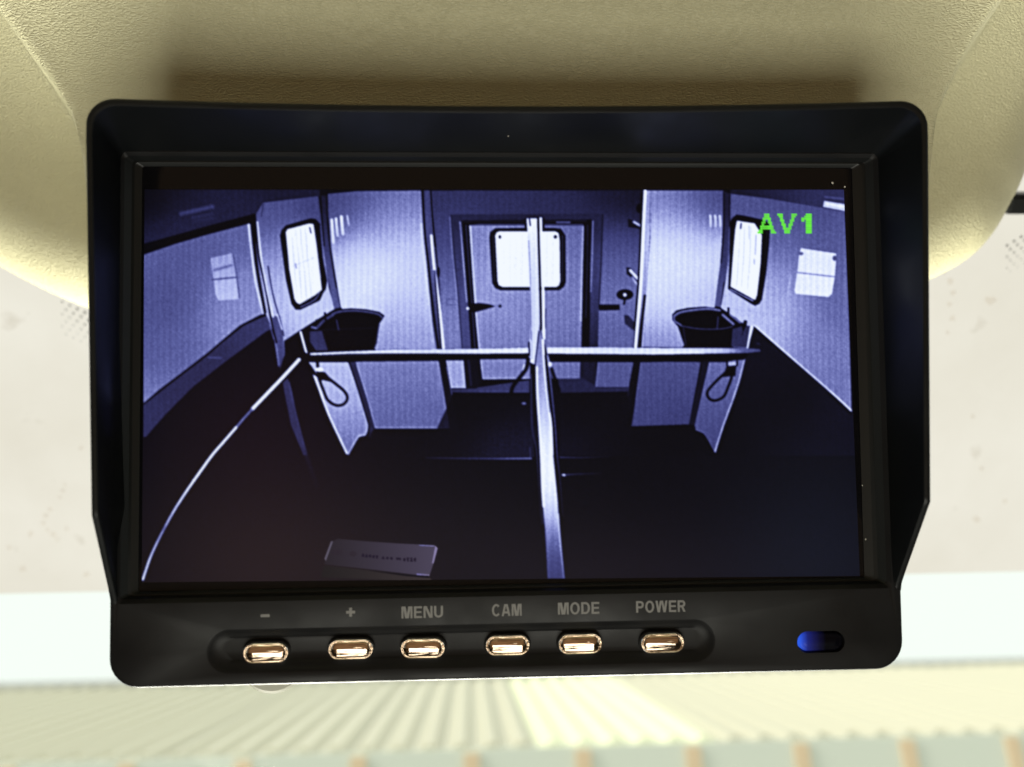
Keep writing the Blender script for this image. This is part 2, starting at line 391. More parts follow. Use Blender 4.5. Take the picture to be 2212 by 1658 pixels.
# printed names above the buttons
def glyph(ch):
    """bold narrow capitals as pieces inside a unit box: list of (polygon)"""
    t = .23; h = .17
    R_ = lambda x0, x1, z0, z1: [(x0, z0), (x1, z0), (x1, z1), (x0, z1)]
    def par(x0, z0, x1, z1, w): return [(x0-w/2, z0), (x0+w/2, z0), (x1+w/2, z1), (x1-w/2, z1)]
    def arc(cx, cz, rx, rz, a0, a1, tx, tz, n=10):
        o = []
        for k in range(n):
            a, b = math.radians(a0+(a1-a0)*k/n), math.radians(a0+(a1-a0)*(k+1)/n)
            o.append([(cx+rx*math.cos(a), cz+rz*math.sin(a)), (cx+rx*math.cos(b), cz+rz*math.sin(b)), (cx+(rx-tx)*math.cos(b), cz+(rz-tz)*math.sin(b)), (cx+(rx-tx)*math.cos(a), cz+(rz-tz)*math.sin(a))])
        return o
    if ch == 'E': return .82, [R_(0, t, 0, 1), R_(t, .82, 0, h), R_(t, .76, .43, .43+h*.9), R_(t, .82, 1-h, 1)]
    if ch == 'M': return 1.12, [R_(0, .2, 0, 1), R_(.92, 1.12, 0, 1), par(.29, 1, .5, .0, .26), par(.83, 1, .62, .0, .26)]
    if ch == 'N': return .92, [R_(0, .21, 0, 1), R_(.71, .92, 0, 1), par(.2, 1, .72, 0, .26)]
    if ch == 'U': return .92, [R_(0, t, .36, 1), R_(.92-t, .92, .36, 1)]+arc(.46, .36, .46, .36, 180, 360, t, h)
    if ch == 'O': return 1.0, arc(.5, .5, .5, .52, 0, 360, t, h, 26)
    if ch == 'C': return .94, arc(.49, .5, .49, .52, 42, 318, t, h, 20)
    if ch == 'D': return .92, [R_(0, t, 0, 1), R_(t, .45, 0, h), R_(t, .45, 1-h, 1)]+arc(.45, .5, .47, .5, -90, 90, t, h, 14)
    if ch == 'P': return .86, [R_(0, t, 0, 1), R_(t, .5, .37, .37+h), R_(t, .5, 1-h, 1)]+arc(.5, .685, .36, .315, -90, 90, t, h, 12)
    if ch == 'R': return .9, [R_(0, t, 0, 1), R_(t, .5, .4, .4+h), R_(t, .5, 1-h, 1), par(.76, 0, .52, .42, .25)]+arc(.5, .7, .36, .3, -90, 90, t, h, 12)
    if ch == 'A': return 1.0, [par(.12, 0, .43, 1, .24), par(.88, 0, .57, 1, .24), R_(.26, .74, .22, .22+h)]
    if ch == 'W': return 1.34, [par(.12, 1, .33, 0, .23), par(.61, 1, .36, 0, .22), par(.73, 1, .98, 0, .22), par(1.22, 1, 1.01, 0, .23)]
def text_mesh(s_, w, h):
    bm = bmesh.new(); x = 0; polys = []
    for ch in s_:
        gw, pl = glyph(ch)
        polys += [[(x+a, b) for a, b in p] for p in pl]; x += gw+.16
    x -= .16
    for k, p in enumerate(polys):
        bm.faces.new([bm.verts.new(((a/x-.5)*w*mm, -(k % 9)*.004*mm, (b-.5)*h*mm)) for a, b in p])
    bmesh.ops.recalc_face_normals(bm, faces=bm.faces)
    me = bpy.data.meshes.new('lettering'); bm.to_mesh(me); bm.free(); return me
YP = YF-.04*mm
for s, x, w, z, h in (('MENU', -18.4, 8.9, -51.4, 2.5), ('CAM', -.2, 6.4, -51.35, 2.55), ('MODE', 15.4, 9.0, -51.3, 2.55), ('POWER', 33.4, 10.9, -51.3, 2.5)):
    o = link('lettering', text_mesh(s, w, h), M_print, mon); o.location = (x*mm, YP, z*mm)
def plates(rects):
    bm = bmesh.new()
    for x0, x1, z0, z1 in rects: bm.faces.new([bm.verts.new((x*mm, 0, z*mm)) for x, z in ((x0, z0), (x1, z0), (x1, z1), (x0, z1))])
    me = bpy.data.meshes.new('mark'); bm.to_mesh(me); bm.free(); return me
o = link('minus_mark', plates([(-.95, .95, -.3, .3)]), M_print, mon); o.location = (-51.8*mm, YP, -51.45*mm)
o = link('plus_mark', plates([(-.95, .95, -.3, .3), (-.3, .3, .3, .95), (-.3, .3, -.95, -.3)]), M_print, mon); o.location = (-33.7*mm, YP, -51.1*mm)

# chrome buttons: domed pill, thin ring, dark gap
def pill(w, h, prof, n=12, cap=True):
    bm = bmesh.new(); prev = None
    for off, y in prof:
        r = h/2-off
        cur = loop_verts(bm, S(rrect(-w/2+off, w/2-off, -h/2+off, h/2-off, max(r-.001, .02), n)), y*mm)
        if prev: bridge(bm, prev, cur)
        prev = cur
    if cap: bm.faces.new(prev)
    return bm_mesh('pill', bm, 50)
btn = pill(8.9, 3.7, [(0, -1.4), (0, -2.7), (.14, -2.95), (.4, -3.14), (.75, -3.3), (1.15, -3.42), (1.5, -3.48), (1.75, -3.5)])
ring = pill(9.7, 4.4, [(.42, -2.55), (.32, -2.9), (.16, -2.98), (.02, -2.85), (0, -1.5)], cap=False)
gap = pill(10.2, 4.9, [(0, -1.57), (.1, -1.75), (.35, -1.75)], cap=True)
names = ['minus', 'plus', 'menu', 'camera', 'mode', 'power']
for i, (x, z) in enumerate(((-51.8, -59.1), (-33.8, -58.85), (-18.3, -58.9), (-.1, -58.95), (15.6, -59.0), (33.6, -59.1))):
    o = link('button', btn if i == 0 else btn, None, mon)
    if not btn.materials: btn.materials.append(M_chrome_reflection)
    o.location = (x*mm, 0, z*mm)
    o.rotation_euler = (math.radians(random.uniform(-7, 7)), 0, math.radians(random.uniform(-2, 2)))
    r = link('button_ring', ring, None, o)
    if not ring.materials: ring.materials.append(M_ring)
    gq = link('button_gap', gap, None, o)
    if not gap.materials: gap.materials.append(M_dark)

# blue pilot lamp: bulb at the left end behind a smoked lens
def led_mat():
    m = mat('blue_lens', (.002, .002, .004), .3, .08)
    tc = N(m, 'ShaderNodeTexCoord'); sx = N(m, 'ShaderNodeSeparateXYZ'); L(m, tc.outputs['Object'], sx.inputs[0])
    mr = N(m, 'ShaderNodeMapRange'); mr.inputs[1].default_value = -5*mm; mr.inputs[2].default_value = 5*mm; L(m, sx.outputs[0], mr.inputs[0])
    cr = N(m, 'ShaderNodeValToRGB'); el = cr.color_ramp.elements
    el[0].position = 0; el[0].color = (.03, .13, .9, 1); el[1].position = .95; el[1].color = (0, 0, 0, 1)
    for p, c in ((.1, (.022, .06, .5)), (.2, (.011, .017, .17)), (.34, (.007, .008, .07)), (.47, (.003, .003, .02)), (.6, (0, 0, 0))):
        e = el.new(p); e.color = (*c, 1)
    L(m, mr.outputs[0], cr.inputs[0]); L(m, cr.outputs[0], P(m).inputs['Emission Color']); P(m).inputs['Emission Strength'].default_value = 1.0
    return m
lamp_me = pill(9.9, 4.0, [(0, -1.5), (0, -2.5), (.2, -2.85), (.55, -3.0), (.9, -2.92), (1.1, -3.0), (1.6, -3.08), (1.95, -3.1)])
lm = link('pilot_lamp', lamp_me, led_mat(), mon); lm.location = (68.7*mm, 0, -59.75*mm); lm['label'] = 'glowing blue pilot lamp'

# bracket up to the console, clamp knob showing below the housing
bm = bmesh.new()
Mx = Matrix.Translation((1.4*mm, 30*mm, 22*mm)) @ Matrix.Diagonal((52*mm, 14*mm, 40*mm, 1))
bmesh.ops.create_cube(bm, size=1, matrix=Mx); bmesh.ops.bevel(bm, geom=bm.edges[:], offset=3*mm, segments=2, affect='EDGES')
link('bracket', bm_mesh('bracket', bm), M_black, mon)
bm = bmesh.new(); prev = None
for y, r in ((24, 8), (24.6, 8.8), (31, 8.8), (32, 8), (32.4, 6)):
    cur = [bm.verts.new((-57.5*mm+r*mm*math.cos(i*math.pi/16), y*mm, -68.6*mm+r*mm*math.sin(i*math.pi/16))) for i in range(32)]
    if prev: bridge(bm, prev, cur)
    else: bm.faces.new(cur)
    prev = cur
bm.faces.new(prev)
kn = link('clamp_knob', bm_mesh('clamp_knob', bm), M_knob, mon); kn['label'] = 'pale round knob showing below the housing'

# ------------------------------------------------------------------ the picture on the screen
def screen_picture():
    x0c, y0c, wc, hc = 292, 398, 1590, 872
    Lm = np.full((hc, wc), .035); yy, xx = np.mgrid[0:hc, 0:wc]; xx = xx+x0c+.5; yy = yy+y0c+.5
    def crop(ox, oy, s):
        return lambda *p: [((ox+p[i]/s)/1.736, (oy+p[i+1]/s)/1.736) for i in range(0, len(p), 2)]
    s1, s2 = 3.1286, 2.765
    A = crop(500, 680, s1); B = crop(1150, 680, s1); Cc = crop(1800, 680, s1); D = crop(2450, 680, s2)
    E = crop(500, 1180, s1); Fq = crop(1150, 1180, s1); G = crop(1800, 1180, s1); H = crop(2450, 1180, s2)
    I = crop(500, 1680, s1); J = crop(1150, 1680, s1); K = crop(1800, 1680, s1)
    def box(pts, m=3):
        p = np.array(pts); a0 = max(int(p[:, 0].min()-x0c-m), 0); a1 = min(int(p[:, 0].max()-x0c+m)+1, wc)
        c0 = max(int(p[:, 1].min()-y0c-m), 0); c1 = min(int(p[:, 1].max()-y0c+m)+1, hc); return slice(c0, c1), slice(a0, a1)
    def inside(pts, sl):
        x, y = xx[sl], yy[sl]; acc = np.zeros(x.shape)
        for dx, dy in ((-.25, -.25), (.25, -.25), (-.25, .25), (.25, .25)):
            ins = np.zeros(x.shape, bool)
            for i in range(len(pts)):
                (ax, ay), (bx, by) = pts[i], pts[(i+1) % len(pts)]
                if ay == by: continue
                ins ^= ((ay > y+dy) != (by > y+dy)) & (x+dx < (bx-ax)*(y+dy-ay)/(by-ay)+ax)
            acc += ins
        return acc/4
    def shade(v, sl):
        if isinstance(v, (int, float)): return v
        pts, vals = v; x, y = xx[sl], yy[sl]; w = 0; s = 0
        for (px, py), q in zip(pts, vals):
            k = 1/((x-px)**2+(y-py)**2+7000)**2.2; w = w+k; s = s+k*q
        return s/w
    def fill(pts, v, a=1.0):
        sl = box(pts); k = inside(pts, sl)*a; Lm[sl] = Lm[sl]*(1-k)+shade(v, sl)*k
    def stroke(pts, w, v, a=1.0, soft=1.0, v2=None):
        pts = catmull(pts, 8) if len(pts) > 2 else np.array(pts); w = w/s1/1.736
        sl = box(pts, w+4); x, y = xx[sl], yy[sl]; best = np.full(x.shape, 1e9); val = np.zeros(x.shape)
        n = len(pts)-1
        for i in range(n):
            p, q = pts[i], pts[i+1]; d = q-p; l2 = max(d@d, 1e-9); t = np.clip(((x-p[0])*d[0]+(y-p[1])*d[1])/l2, 0, 1)
            dd = np.hypot(x-p[0]-t*d[0], y-p[1]-t*d[1]); kk = dd < best; best[kk] = dd[kk]
            val[kk] = ((i+t[kk])/n)
        k = np.clip((w/2-best)/soft+.5, 0, 1)*a
        vv = v if v2 is None else v+(v2-v)*val
        Lm[sl] = Lm[sl]*(1-k)+vv*k
    def ell(c, rx, ry, v):
        fill([(c[0]+rx*math.cos(t*math.pi/12), c[1]+ry*math.sin(t*math.pi/12)) for t in range(24)], v)
    def V(pts, *vals): return (pts, vals)
    # --- dark lower surroundings
    fill(H(1040, 120, 2090, 1030, 2160, 1465, 0, 1465, 0, 500, 960, 430), V(H(1250, 400, 1900, 950, 1500, 900, 600, 1400, 2000, 1400), .075, .09, .035, .03, .07))
    # --- ceiling and left wall
    fill(A(120, 100, 2190, 100, 2190, 180, 1520, 255, 1440, 390, 120, 745), V(A(140, 300, 150, 150, 600, 160, 1000, 130, 1000, 250, 1400, 300, 600, 500, 200, 650, 1500, 150), .03, .0, .07, .12, .17, .2, .22, .2, .08))
    for q in ((A(560, 385, 780, 335, 930, 300), 26, .5), (A(700, 430, 930, 385), 14, .3), (A(720, 470, 930, 440), 12, .26), (A(720, 160, 1000, 130), 14, .17), (A(200, 530, 600, 440), 20, .17)):
        stroke(q[0], q[1], q[2]*.85, .75, 9)
    fill(A(120, 738, 900, 520, 1415, 385, 1450, 385, 1450, 520, 1370, 500, 900, 620, 120, 862), .02)
    fill(A(120, 865, 500, 735, 900, 620, 1340, 505, 1372, 500, 1420, 950, 1480, 1300, 1540, 1560)+E(1490, 5, 1250, 130, 860, 460, 600, 660, 300, 885, 120, 1045),
         V(A(200, 1000, 700, 800, 1200, 700, 1300, 1250, 400, 1450, 200, 1300)+E(200, 880, 600, 420, 1100, 130, 160, 500), .41, .38, .41, .55, .35, .36, .5, .42, .55, .38))
    stroke(A(1355, 510, 1385, 800, 1440, 1200, 1525, 1545), 24, .8, .8)
    fill(A(905, 905, 1160, 845, 1240, 1385, 1000, 1402, 965, 1330), V(A(1050, 900, 1050, 1000, 1060, 1090, 1090, 1280), .52, .5, .68, .72))
    stroke(A(950, 1045, 1150, 990), 30, .42, .8, 3); stroke(A(925, 1158, 1205, 1128), 15, .33)
    stroke(A(1170, 860, 1215, 1120, 1245, 1380), 12, .3, .7)
    # trim and dark lower left
    fill(E(120, 1045, 300, 895, 600, 672, 860, 472, 1300, 130, 1560, 10, 1625, 170, 1560, 200, 1100, 540, 700, 850, 400, 1150, 150, 1435, 120, 1440), V(E(1500, 100, 900, 520, 500, 900, 200, 1200), .26, .2, .2, .23))
    stroke(E(120, 1052, 600, 680, 860, 480, 1250, 150, 1560, 10), 15, .03); stroke(E(880, 505, 1030, 510), 14, .45, .7, 3)
    # pillar by the wall
    fill(A(1440, 390, 1520, 255, 2165, 178, 2170, 178)+B(165, 400, 190, 700, 260, 1250, 330, 1500)+E(2190, 40, 2030, 140, 1960, 185, 1945, 195, 1770, 312, 1780, 470, 1700, 620, 1640, 200)+A(1530, 1500, 1440, 900),
         V(A(1560, 330, 2100, 260, 1480, 420, 1550, 700, 1640, 1000, 1600, 1400, 2000, 1600)+E(1850, 170, 1720, 400), .34, .27, .3, .52, .6, .66, .74, .7, .3))
    stroke(A(1525, 265, 1500, 420), 12, .2)
    fill(E(1600, 20, 1690, 20, 1750, 200, 1775, 470, 1720, 640, 1690, 400, 1630, 150), V(E(1660, 80, 1720, 350, 1730, 580), .32, .38, .22))
    stroke(A(1400, 400, 1405, 560, 1450, 1000, 1545, 1540), 34, .03); stroke(A(1430, 395, 1468, 850, 1550, 1250)+E(1620, 80, 1680, 330), 20, .03)
    stroke(A(1455, 480, 1500, 900, 1580, 1340)+E(1640, 30), 16, .82); stroke(A(1580, 1000, 1640, 1340)+E(1720, 60, 1765, 250), 14, .12, .8); stroke(E(1690, 0, 1745, 180), 12, .85)
    stroke(E(1600, 120, 1650, 290), 14, .5, .8)
    # left window
    fill(A(1722, 640, 1740, 575, 1790, 520, 2080, 438, 2140, 445, 2190, 500)+B(160, 560, 190, 900, 240, 1170, 225, 1270, 195, 1310)+A(2190, 1400, 1960, 1510, 1905, 1510, 1855, 1440, 1790, 1150), .02)
    fill(A(1790, 600, 1810, 565, 1880, 548, 2060, 500, 2112, 505, 2130, 620)+B(120, 800, 150, 1050, 178, 1275)+A(2130, 1340, 1950, 1445, 1915, 1425, 1890, 1380, 1830, 1030),
         V(A(1820, 620, 1900, 1300, 2000, 800, 2150, 1200, 1950, 1000), .93, .95, .9, .86, .9))
    stroke(A(1960, 1480, 2120, 1400)+B(150, 1310), 12, .6, .9); stroke(A(2070, 545, 2085, 610), 18, .2, .9); stroke(A(1905, 970, 1912, 1020), 18, .5, .9)
    stroke(A(2120, 560)+B(120, 780, 165, 1130), 10, .55, .6)
    for q in (1850, 1905, 1960, 2015): stroke(A(q, 560, q+40, 1000, q+75, 1400), 10, .58, .6, 2)
    stroke(A(1840, 1010, 2120, 900), 10, .62, .6, 2)
    # corner strip
    fill(B(150, 170, 245, 170, 250, 500, 330, 1100, 392, 1485, 320, 1500, 270, 1250, 200, 800, 180, 450), V(B(200, 250, 220, 700, 290, 1200, 350, 1450), .1, .26, .36, .42))
    stroke(B(165, 180, 180, 420, 205, 760), 16, .04, .9); stroke(B(235, 180, 250, 550, 300, 950, 350, 1250), 16, .06, .85)
    # bright left panel
    lp = B(250, 150, 600, 118, 1342, 110, 1365, 500, 1400, 900, 1475, 1640)+Fq(1520, 410, 820, 430)+B(400, 1480, 345, 1150, 285, 760, 255, 400)
    fill(lp, V(B(330, 230, 600, 180, 900, 170, 1300, 180, 320, 380, 500, 400, 800, 430, 600, 800, 800, 1100, 1200, 800, 1330, 1200, 700, 1400, 1200, 1500, 1100, 450)+Fq(1000, 60, 1400, 300, 900, 330),
                 .2, .3, .36, .42, .3, .42, .58, .84, .86, .73, .73, .84, .66, .6, .56, .54, .5))
    for q in ((295, 455, 720, 26), (345, 440, 640, 24), (408, 420, 620, 30), (478, 410, 520, 10)):
        stroke(B(q[0], q[1], q[0]+8, (q[1]+q[2])/2, q[0]+18, q[2]), q[3], .96, .9, 3, .8)
    stroke(B(325, 470, 335, 640), 12, .5, .6, 3); stroke(B(435, 430, 450, 540), 12, .45, .7, 3)
    # back wall
    fill(B(1455, 112)+Cc(1925, 108, 1895, 700, 1830, 1500)+G(1800, 400)+Fq(1600, 410)+B(1560, 1200),
         V(B(1550, 200, 1600, 700, 1640, 1100, 1650, 1500)+Cc(300, 200, 900, 250, 1500, 180, 1750, 250, 1600, 700, 1600, 1100, 1550, 1500)+G(1600, 200, 1600, 350), .22, .3, .42, .52, .22, .2, .12, .05, .36, .45, .48, .42, .42))
    fill(Fq(1640, 538, 1835, 538, 1865, 862, 1700, 862), .58); fill(G(1385, 562, 1800, 562, 1745, 855, 1355, 855), V(G(1600, 600, 1550, 830), .4, .36))
    # sill
    fill(Fq(1705, 872, 1900, 872)+G(580, 770, 580, 918)+Fq(1710, 915), V(Fq(1800, 900)+G(100, 850, 500, 900), .22, .24, .27)); fill(G(880, 560, 1360, 560, 1360, 860, 1745, 860, 1735, 905, 940, 920), V(G(1250, 800, 1000, 850, 1600, 890), .17, .17, .19))
    stroke(G(0, 905, 570, 905), 16, .33, .8, 3)
    # left pilaster edge
    fill(B(1350, 110, 1455, 110, 1500, 700, 1570, 1400)+Fq(1600, 410, 1520, 410)+B(1470, 1500, 1400, 900, 1370, 500), V(B(1410, 200, 1430, 700, 1480, 1100, 1530, 1500), .28, .34, .42, .3))
    stroke(B(1362, 115, 1385, 600, 1430, 1000, 1490, 1550)+Fq(1545, 400), 24, .04); stroke(B(1455, 115, 1480, 480, 1505, 760), 16, .03)
    stroke(B(1462, 640, 1495, 1000, 1560, 1500)+Fq(1605, 405), 26, .9); stroke(B(1500, 1050, 1540, 1500)+Fq(1575, 400), 14, .05); stroke(B(1345, 500, 1370, 900, 1440, 1450), 14, .8, .7)
    ell(B(1545, 1070)[0], 3.4, 12, .04)
    # door frame, door
    fill(B(1685, 392)+Cc(1448, 382, 1425, 1000, 1395, 1500)+G(1385, 385, 1190, 385)+Cc(1230, 460)+B(1820, 460, 1860, 1000, 1900, 1600)+Fq(1930, 410, 1820, 410)+B(1770, 1300, 1715, 800), V(B(1740, 440, 1740, 900, 1800, 1400)+Cc(500, 420, 1380, 420, 1380, 1000, 1340, 1500)+G(1330, 300), .15, .26, .34, .14, .14, .3, .26, .12))
    stroke(B(1690, 400, 1735, 900, 1790, 1500)+Fq(1825, 405), 12, .12, .8); stroke(Cc(1442, 392, 1420, 1000, 1395, 1480), 12, .08, .9)
    stroke(B(1680, 420, 1715, 900, 1770, 1400), 10, .6, .8); stroke(B(1800, 480, 1835, 900, 1880, 1420), 12, .72, .9); stroke(Cc(1325, 470, 1315, 900, 1300, 1300), 10, .7, .85)
    fill(B(1820, 462)+Cc(1312, 450, 1290, 1000, 1290, 1650)+G(1280, 385, 1190, 385)+Cc(1215, 500, 0, 500)+B(1905, 515, 1950, 1200, 1990, 1640)+Fq(2030, 410, 1930, 410)+B(1880, 1300), .03)
    stroke(B(1870, 520, 1905, 1000, 1945, 1500)+Fq(1975, 400), 20, .22, .9); stroke(Cc(1262, 520, 1258, 1000, 1240, 1600), 16, .17, .9); fill(B(1830, 470)+Cc(1250, 455, 1250, 478)+B(1840, 490), .1)
    stroke(Cc(900, 485, 1055, 485), 18, .5, .8)
    door = B(1910, 522)+Cc(1218, 522, 1205, 1000, 1195, 1500)+G(1170, 752)+Fq(2062, 762, 2030, 420)+B(1990, 1600, 1950, 1100)
    fill(door, V(B(1960, 600, 2050, 1200)+Cc(60, 1300, 500, 1400, 900, 1400, 1100, 900, 1100, 600, 300, 540)+G(200, 300, 1000, 300, 300, 700, 1050, 700), .5, .55, .58, .54, .5, .48, .4, .52, .5, .46, .5, .44))
    stroke(B(1918, 530, 1955, 1100, 1990, 1600)+Fq(2025, 420), 14, .85, .85); stroke(Fq(2040, 540, 2062, 750), 12, .85, .8); stroke(Cc(1212, 530, 1200, 1000, 1185, 1640), 12, .82, .7); stroke(Fq(2062, 755)+G(560, 750), 10, .7, .7)
    stroke(Fq(1640, 545, 1700, 862), 10, .85, .7); stroke(Fq(1835, 545, 1862, 862), 10, .85, .7); stroke(Fq(1700, 858, 1862, 858), 10, .85, .7); stroke(G(1385, 565, 1360, 850), 10, .6, .7)
    fill(Fq(1845, 535, 2035, 535, 2065, 770, 1995, 870, 1875, 870), .06); stroke(Fq(1900, 545, 1930, 830), 26, .16, .8)
    fill(G(1180, 565, 1362, 565, 1345, 830, 1180, 740), .12)
    # door window
    fill(Cc(110, 660, 120, 600, 180, 552, 870, 550, 950, 560, 1003, 640, 1005, 1190, 985, 1240, 930, 1282, 240, 1282, 180, 1255, 145, 1200), .03)
    fill(Cc(180, 640, 195, 605, 230, 590, 880, 590, 920, 610, 935, 700, 940, 1180, 925, 1225, 890, 1243, 265, 1243, 220, 1220, 205, 1170), V(Cc(220, 700, 500, 900, 900, 900, 300, 1200), .95, .88, .89, .9))
    stroke(Cc(155, 640, 170, 1180), 12, .3, .8); stroke(Cc(968, 640, 965, 1180), 14, .3, .8)
    ell(Cc(233, 655)[0], 2.8, 4, .05); ell(Cc(885, 655)[0], 3.6, 4, .02)
    # handle, bolt, knob, brackets
    fill(B(1895, 1438)+Cc(0, 1432, 100, 1445, 178, 1470, 90, 1497, 20, 1530)+B(2110, 1500, 1960, 1545, 1900, 1515), .03); ell(Cc(235, 1468)[0], 3, 3, .05); ell(B(1890, 1495)[0], 3, 3, .85)
    for q in (B(1640, 1385, 1750, 1385), B(1640, 1450, 1750, 1450), B(1645, 1385, 1645, 1450)): stroke(q, 10, .36, .8)
    fill(Cc(1400, 1450, 1635, 1450, 1640, 1512, 1395, 1518), .02); ell(Cc(1700, 1332)[0], 18, 11.5, .02); ell(Cc(1700, 1335)[0], 4, 4, .75); stroke(Cc(1700, 1390, 1690, 1440), 24, .04)
    fill(Cc(1735, 440, 1800, 460, 1900, 545, 1880, 560, 1740, 540), .07); stroke(Cc(1805, 480, 1890, 530), 26, .7, .9, 2)
    fill(Cc(1718, 1010, 1770, 1020, 1868, 1130, 1850, 1190, 1720, 1090), .1); stroke(Cc(1765, 1050, 1870, 1165), 34, .85, .9, 2); stroke(Cc(1790, 1130, 1845, 1215), 26, .65, .8, 2)
    fill(G(1690, 5, 1740, 10, 1810, 90, 1820, 150, 1790, 180, 1700, 110), .17); ell(Cc(1870, 320)[0], 7, 10, .02)
    # right pilaster
    fill(Cc(1925, 110, 2015, 110, 1990, 700, 1960, 1300)+G(1920, 400, 1810, 400)+Cc(1855, 1200, 1895, 600), V(Cc(1960, 200, 1950, 800, 1920, 1300)+G(1870, 300), .55, .68, .6, .2))
    stroke(Cc(1905, 150, 1888, 650, 1862, 1150)+G(1815, 180), 22, .03); stroke(Cc(1938, 115, 1912, 650, 1885, 1200, 1850, 1650)+G(1825, 380), 32, .95); stroke(Cc(2002, 115, 1985, 500), 10, .4, .8)
    stroke(Cc(1935, 1350, 1905, 1640)+G(1870, 385), 34, .05); stroke(Cc(1960, 1300, 1925, 1640)+G(1905, 380), 12, .9, .8)
    # right panel
    rp = Cc(2012, 110)+D(725, 98, 722, 400, 700, 850, 640, 1300)+H(300, 345)+G(1915, 385)+Cc(1950, 1400, 1995, 700)
    fill(rp, V(Cc(2080, 180, 2100, 900, 2100, 1400)+D(250, 140, 500, 140, 650, 200, 650, 340, 300, 400, 200, 700, 400, 1000, 620, 700, 610, 1200, 450, 1280)+H(100, 100, 220, 300)+G(2050, 320), .52, .82, .82, .4, .3, .2, .38, .68, .83, .84, .82, .58, .66, .68, .5, .42))
    for q in (590, 640, 688): stroke(D(q, 360, q+4, 400, q+4, 470), 20, .92, .85, 3, .75)
    fill(G(1885, 562, 2190, 556)+H(490, 495, 370, 1140)+G(1775, 1312), V(G(1950, 650, 1850, 1250)+H(300, 600, 300, 1050, 100, 800), .37, .31, .38, .27, .32))
    stroke(G(1885, 570, 1830, 1000), 10, .5, .7)
    fill(G(1805, 560, 1878, 560, 1830, 960, 1780, 1310, 1735, 960), .05); stroke(G(1760, 700, 1735, 960), 10, .25, .6)
    # dark strip right
    fill(D(722, 105, 800, 130, 795, 700, 740, 1060, 705, 1310, 635, 1295, 695, 850, 720, 500), V(D(760, 250, 750, 700, 690, 1200), .12, .25, .38)); stroke(D(728, 120, 728, 500, 700, 850), 14, .05, .9); stroke(D(795, 140, 792, 500), 12, .03, .9); stroke(D(735, 1050, 705, 1290), 14, .1, .9)
    # right ceiling and wall
    fill(D(800, 85, 1990, 85, 1990, 320, 1200, 180, 800, 130), V(D(900, 100, 1300, 130, 1800, 130, 1700, 220), .1, .16, .22, .24)); fill(D(1770, 205, 1985, 240, 1985, 312, 1760, 268), .72); stroke(D(1800, 235, 1980, 270), 10, .95); stroke(D(1780, 165, 1970, 185), 14, .5, .7, 4)
    fill(D(800, 132, 1200, 182, 1985, 318, 2030, 1465)+H(2055, 1010, 1860, 830, 1400, 430, 1045, 118, 975, 350, 820, 340)+D(850, 1420, 700, 1315, 745, 1050, 795, 700),
         V(D(900, 220, 1400, 260, 1700, 330, 1850, 600, 1400, 700, 1300, 1100, 900, 1330, 1900, 1300)+H(1200, 120, 1700, 300, 1900, 700, 1980, 900), .36, .32, .33, .4, .45, .6, .7, .42, .66, .5, .46, .5))
    stroke(D(1425, 980, 1350, 1400), 10, .68, .6); stroke(D(800, 1320, 1350, 1400), 8, .55, .5)
    stroke(H(1050, 118, 1400, 422, 1860, 822, 2050, 998), 16, .92, .85); stroke(H(1050, 140, 1400, 450, 1860, 852, 2050, 1030), 20, .02, .9)
    stroke(H(1245, 340, 1500, 540, 1800, 800), 26, .13, .7, 8)
    # right window
    fill(D(795, 430, 815, 385, 860, 348, 920, 355, 1130, 400, 1190, 430, 1208, 480, 1200, 640, 1170, 950, 1125, 1230, 1095, 1275, 1055, 1292, 1020, 1275, 775, 1120, 790, 800), .02)
    fill(D(868, 412, 1050, 440, 1125, 560, 1112, 850, 1075, 1180, 1055, 1232, 1020, 1215, 800, 1095, 832, 700, 850, 500), V(D(900, 600, 850, 1000, 1050, 700, 1040, 1150), .93, .95, .88, .93))
    stroke(D(800, 1120, 1030, 1240), 16, .75, .9); stroke(D(805, 1115, 930, 1180, 1035, 1232), 7, .1, .9); stroke(D(790, 480, 775, 1080), 8, .6, .7)
    stroke(D(910, 440, 905, 490), 24, .2, .8); stroke(D(990, 450, 992, 600), 10, .5, .7); stroke(D(1065, 560, 1055, 760), 12, .45, .7); stroke(D(1045, 810, 1045, 860), 14, .45, .8); stroke(D(1180, 520, 1150, 900), 10, .2, .7)
    for q in (900, 950, 1015): stroke(D(q, 450, q-15, 800, q-45, 1150), 9, .6, .6, 2)
    # right paper
    fill(D(1530, 698, 1895, 752, 1893, 835, 1880, 990, 1850, 1170, 1815, 1200, 1480, 1168, 1465, 1140, 1500, 900, 1510, 775), V(D(1700, 800, 1700, 1100), .8, .84)); stroke(D(1490, 948, 1878, 992), 17, .5); ell(D(1878, 800)[0], 4.5, 6, .35); ell(D(1532, 752)[0], 5, 4, .4)
    # strips of wall under the bar, with tie loops
    fill(Fq(25, 560, 485, 560, 720, 1290, 715, 1370, 680, 1420, 610, 1440, 485, 1652, 250, 1180), V(Fq(300, 640, 400, 1000, 550, 1300, 490, 1550), .66, .62, .56, .4))
    stroke(Fq(35, 575, 130, 830, 260, 1180, 470, 1630), 20, .9, .85); stroke(Fq(490, 575, 600, 900, 715, 1290), 12, .85, .8); stroke(Fq(715, 1300, 690, 1410, 605, 1440, 490, 1640), 12, .75, .8)
    fill(Fq(490, 558, 575, 558, 690, 930, 800, 1340, 740, 1400, 725, 1300, 600, 880), V(Fq(560, 650, 700, 1150), .2, .16)); stroke(Fq(498, 570, 600, 870, 728, 1300), 14, .04)
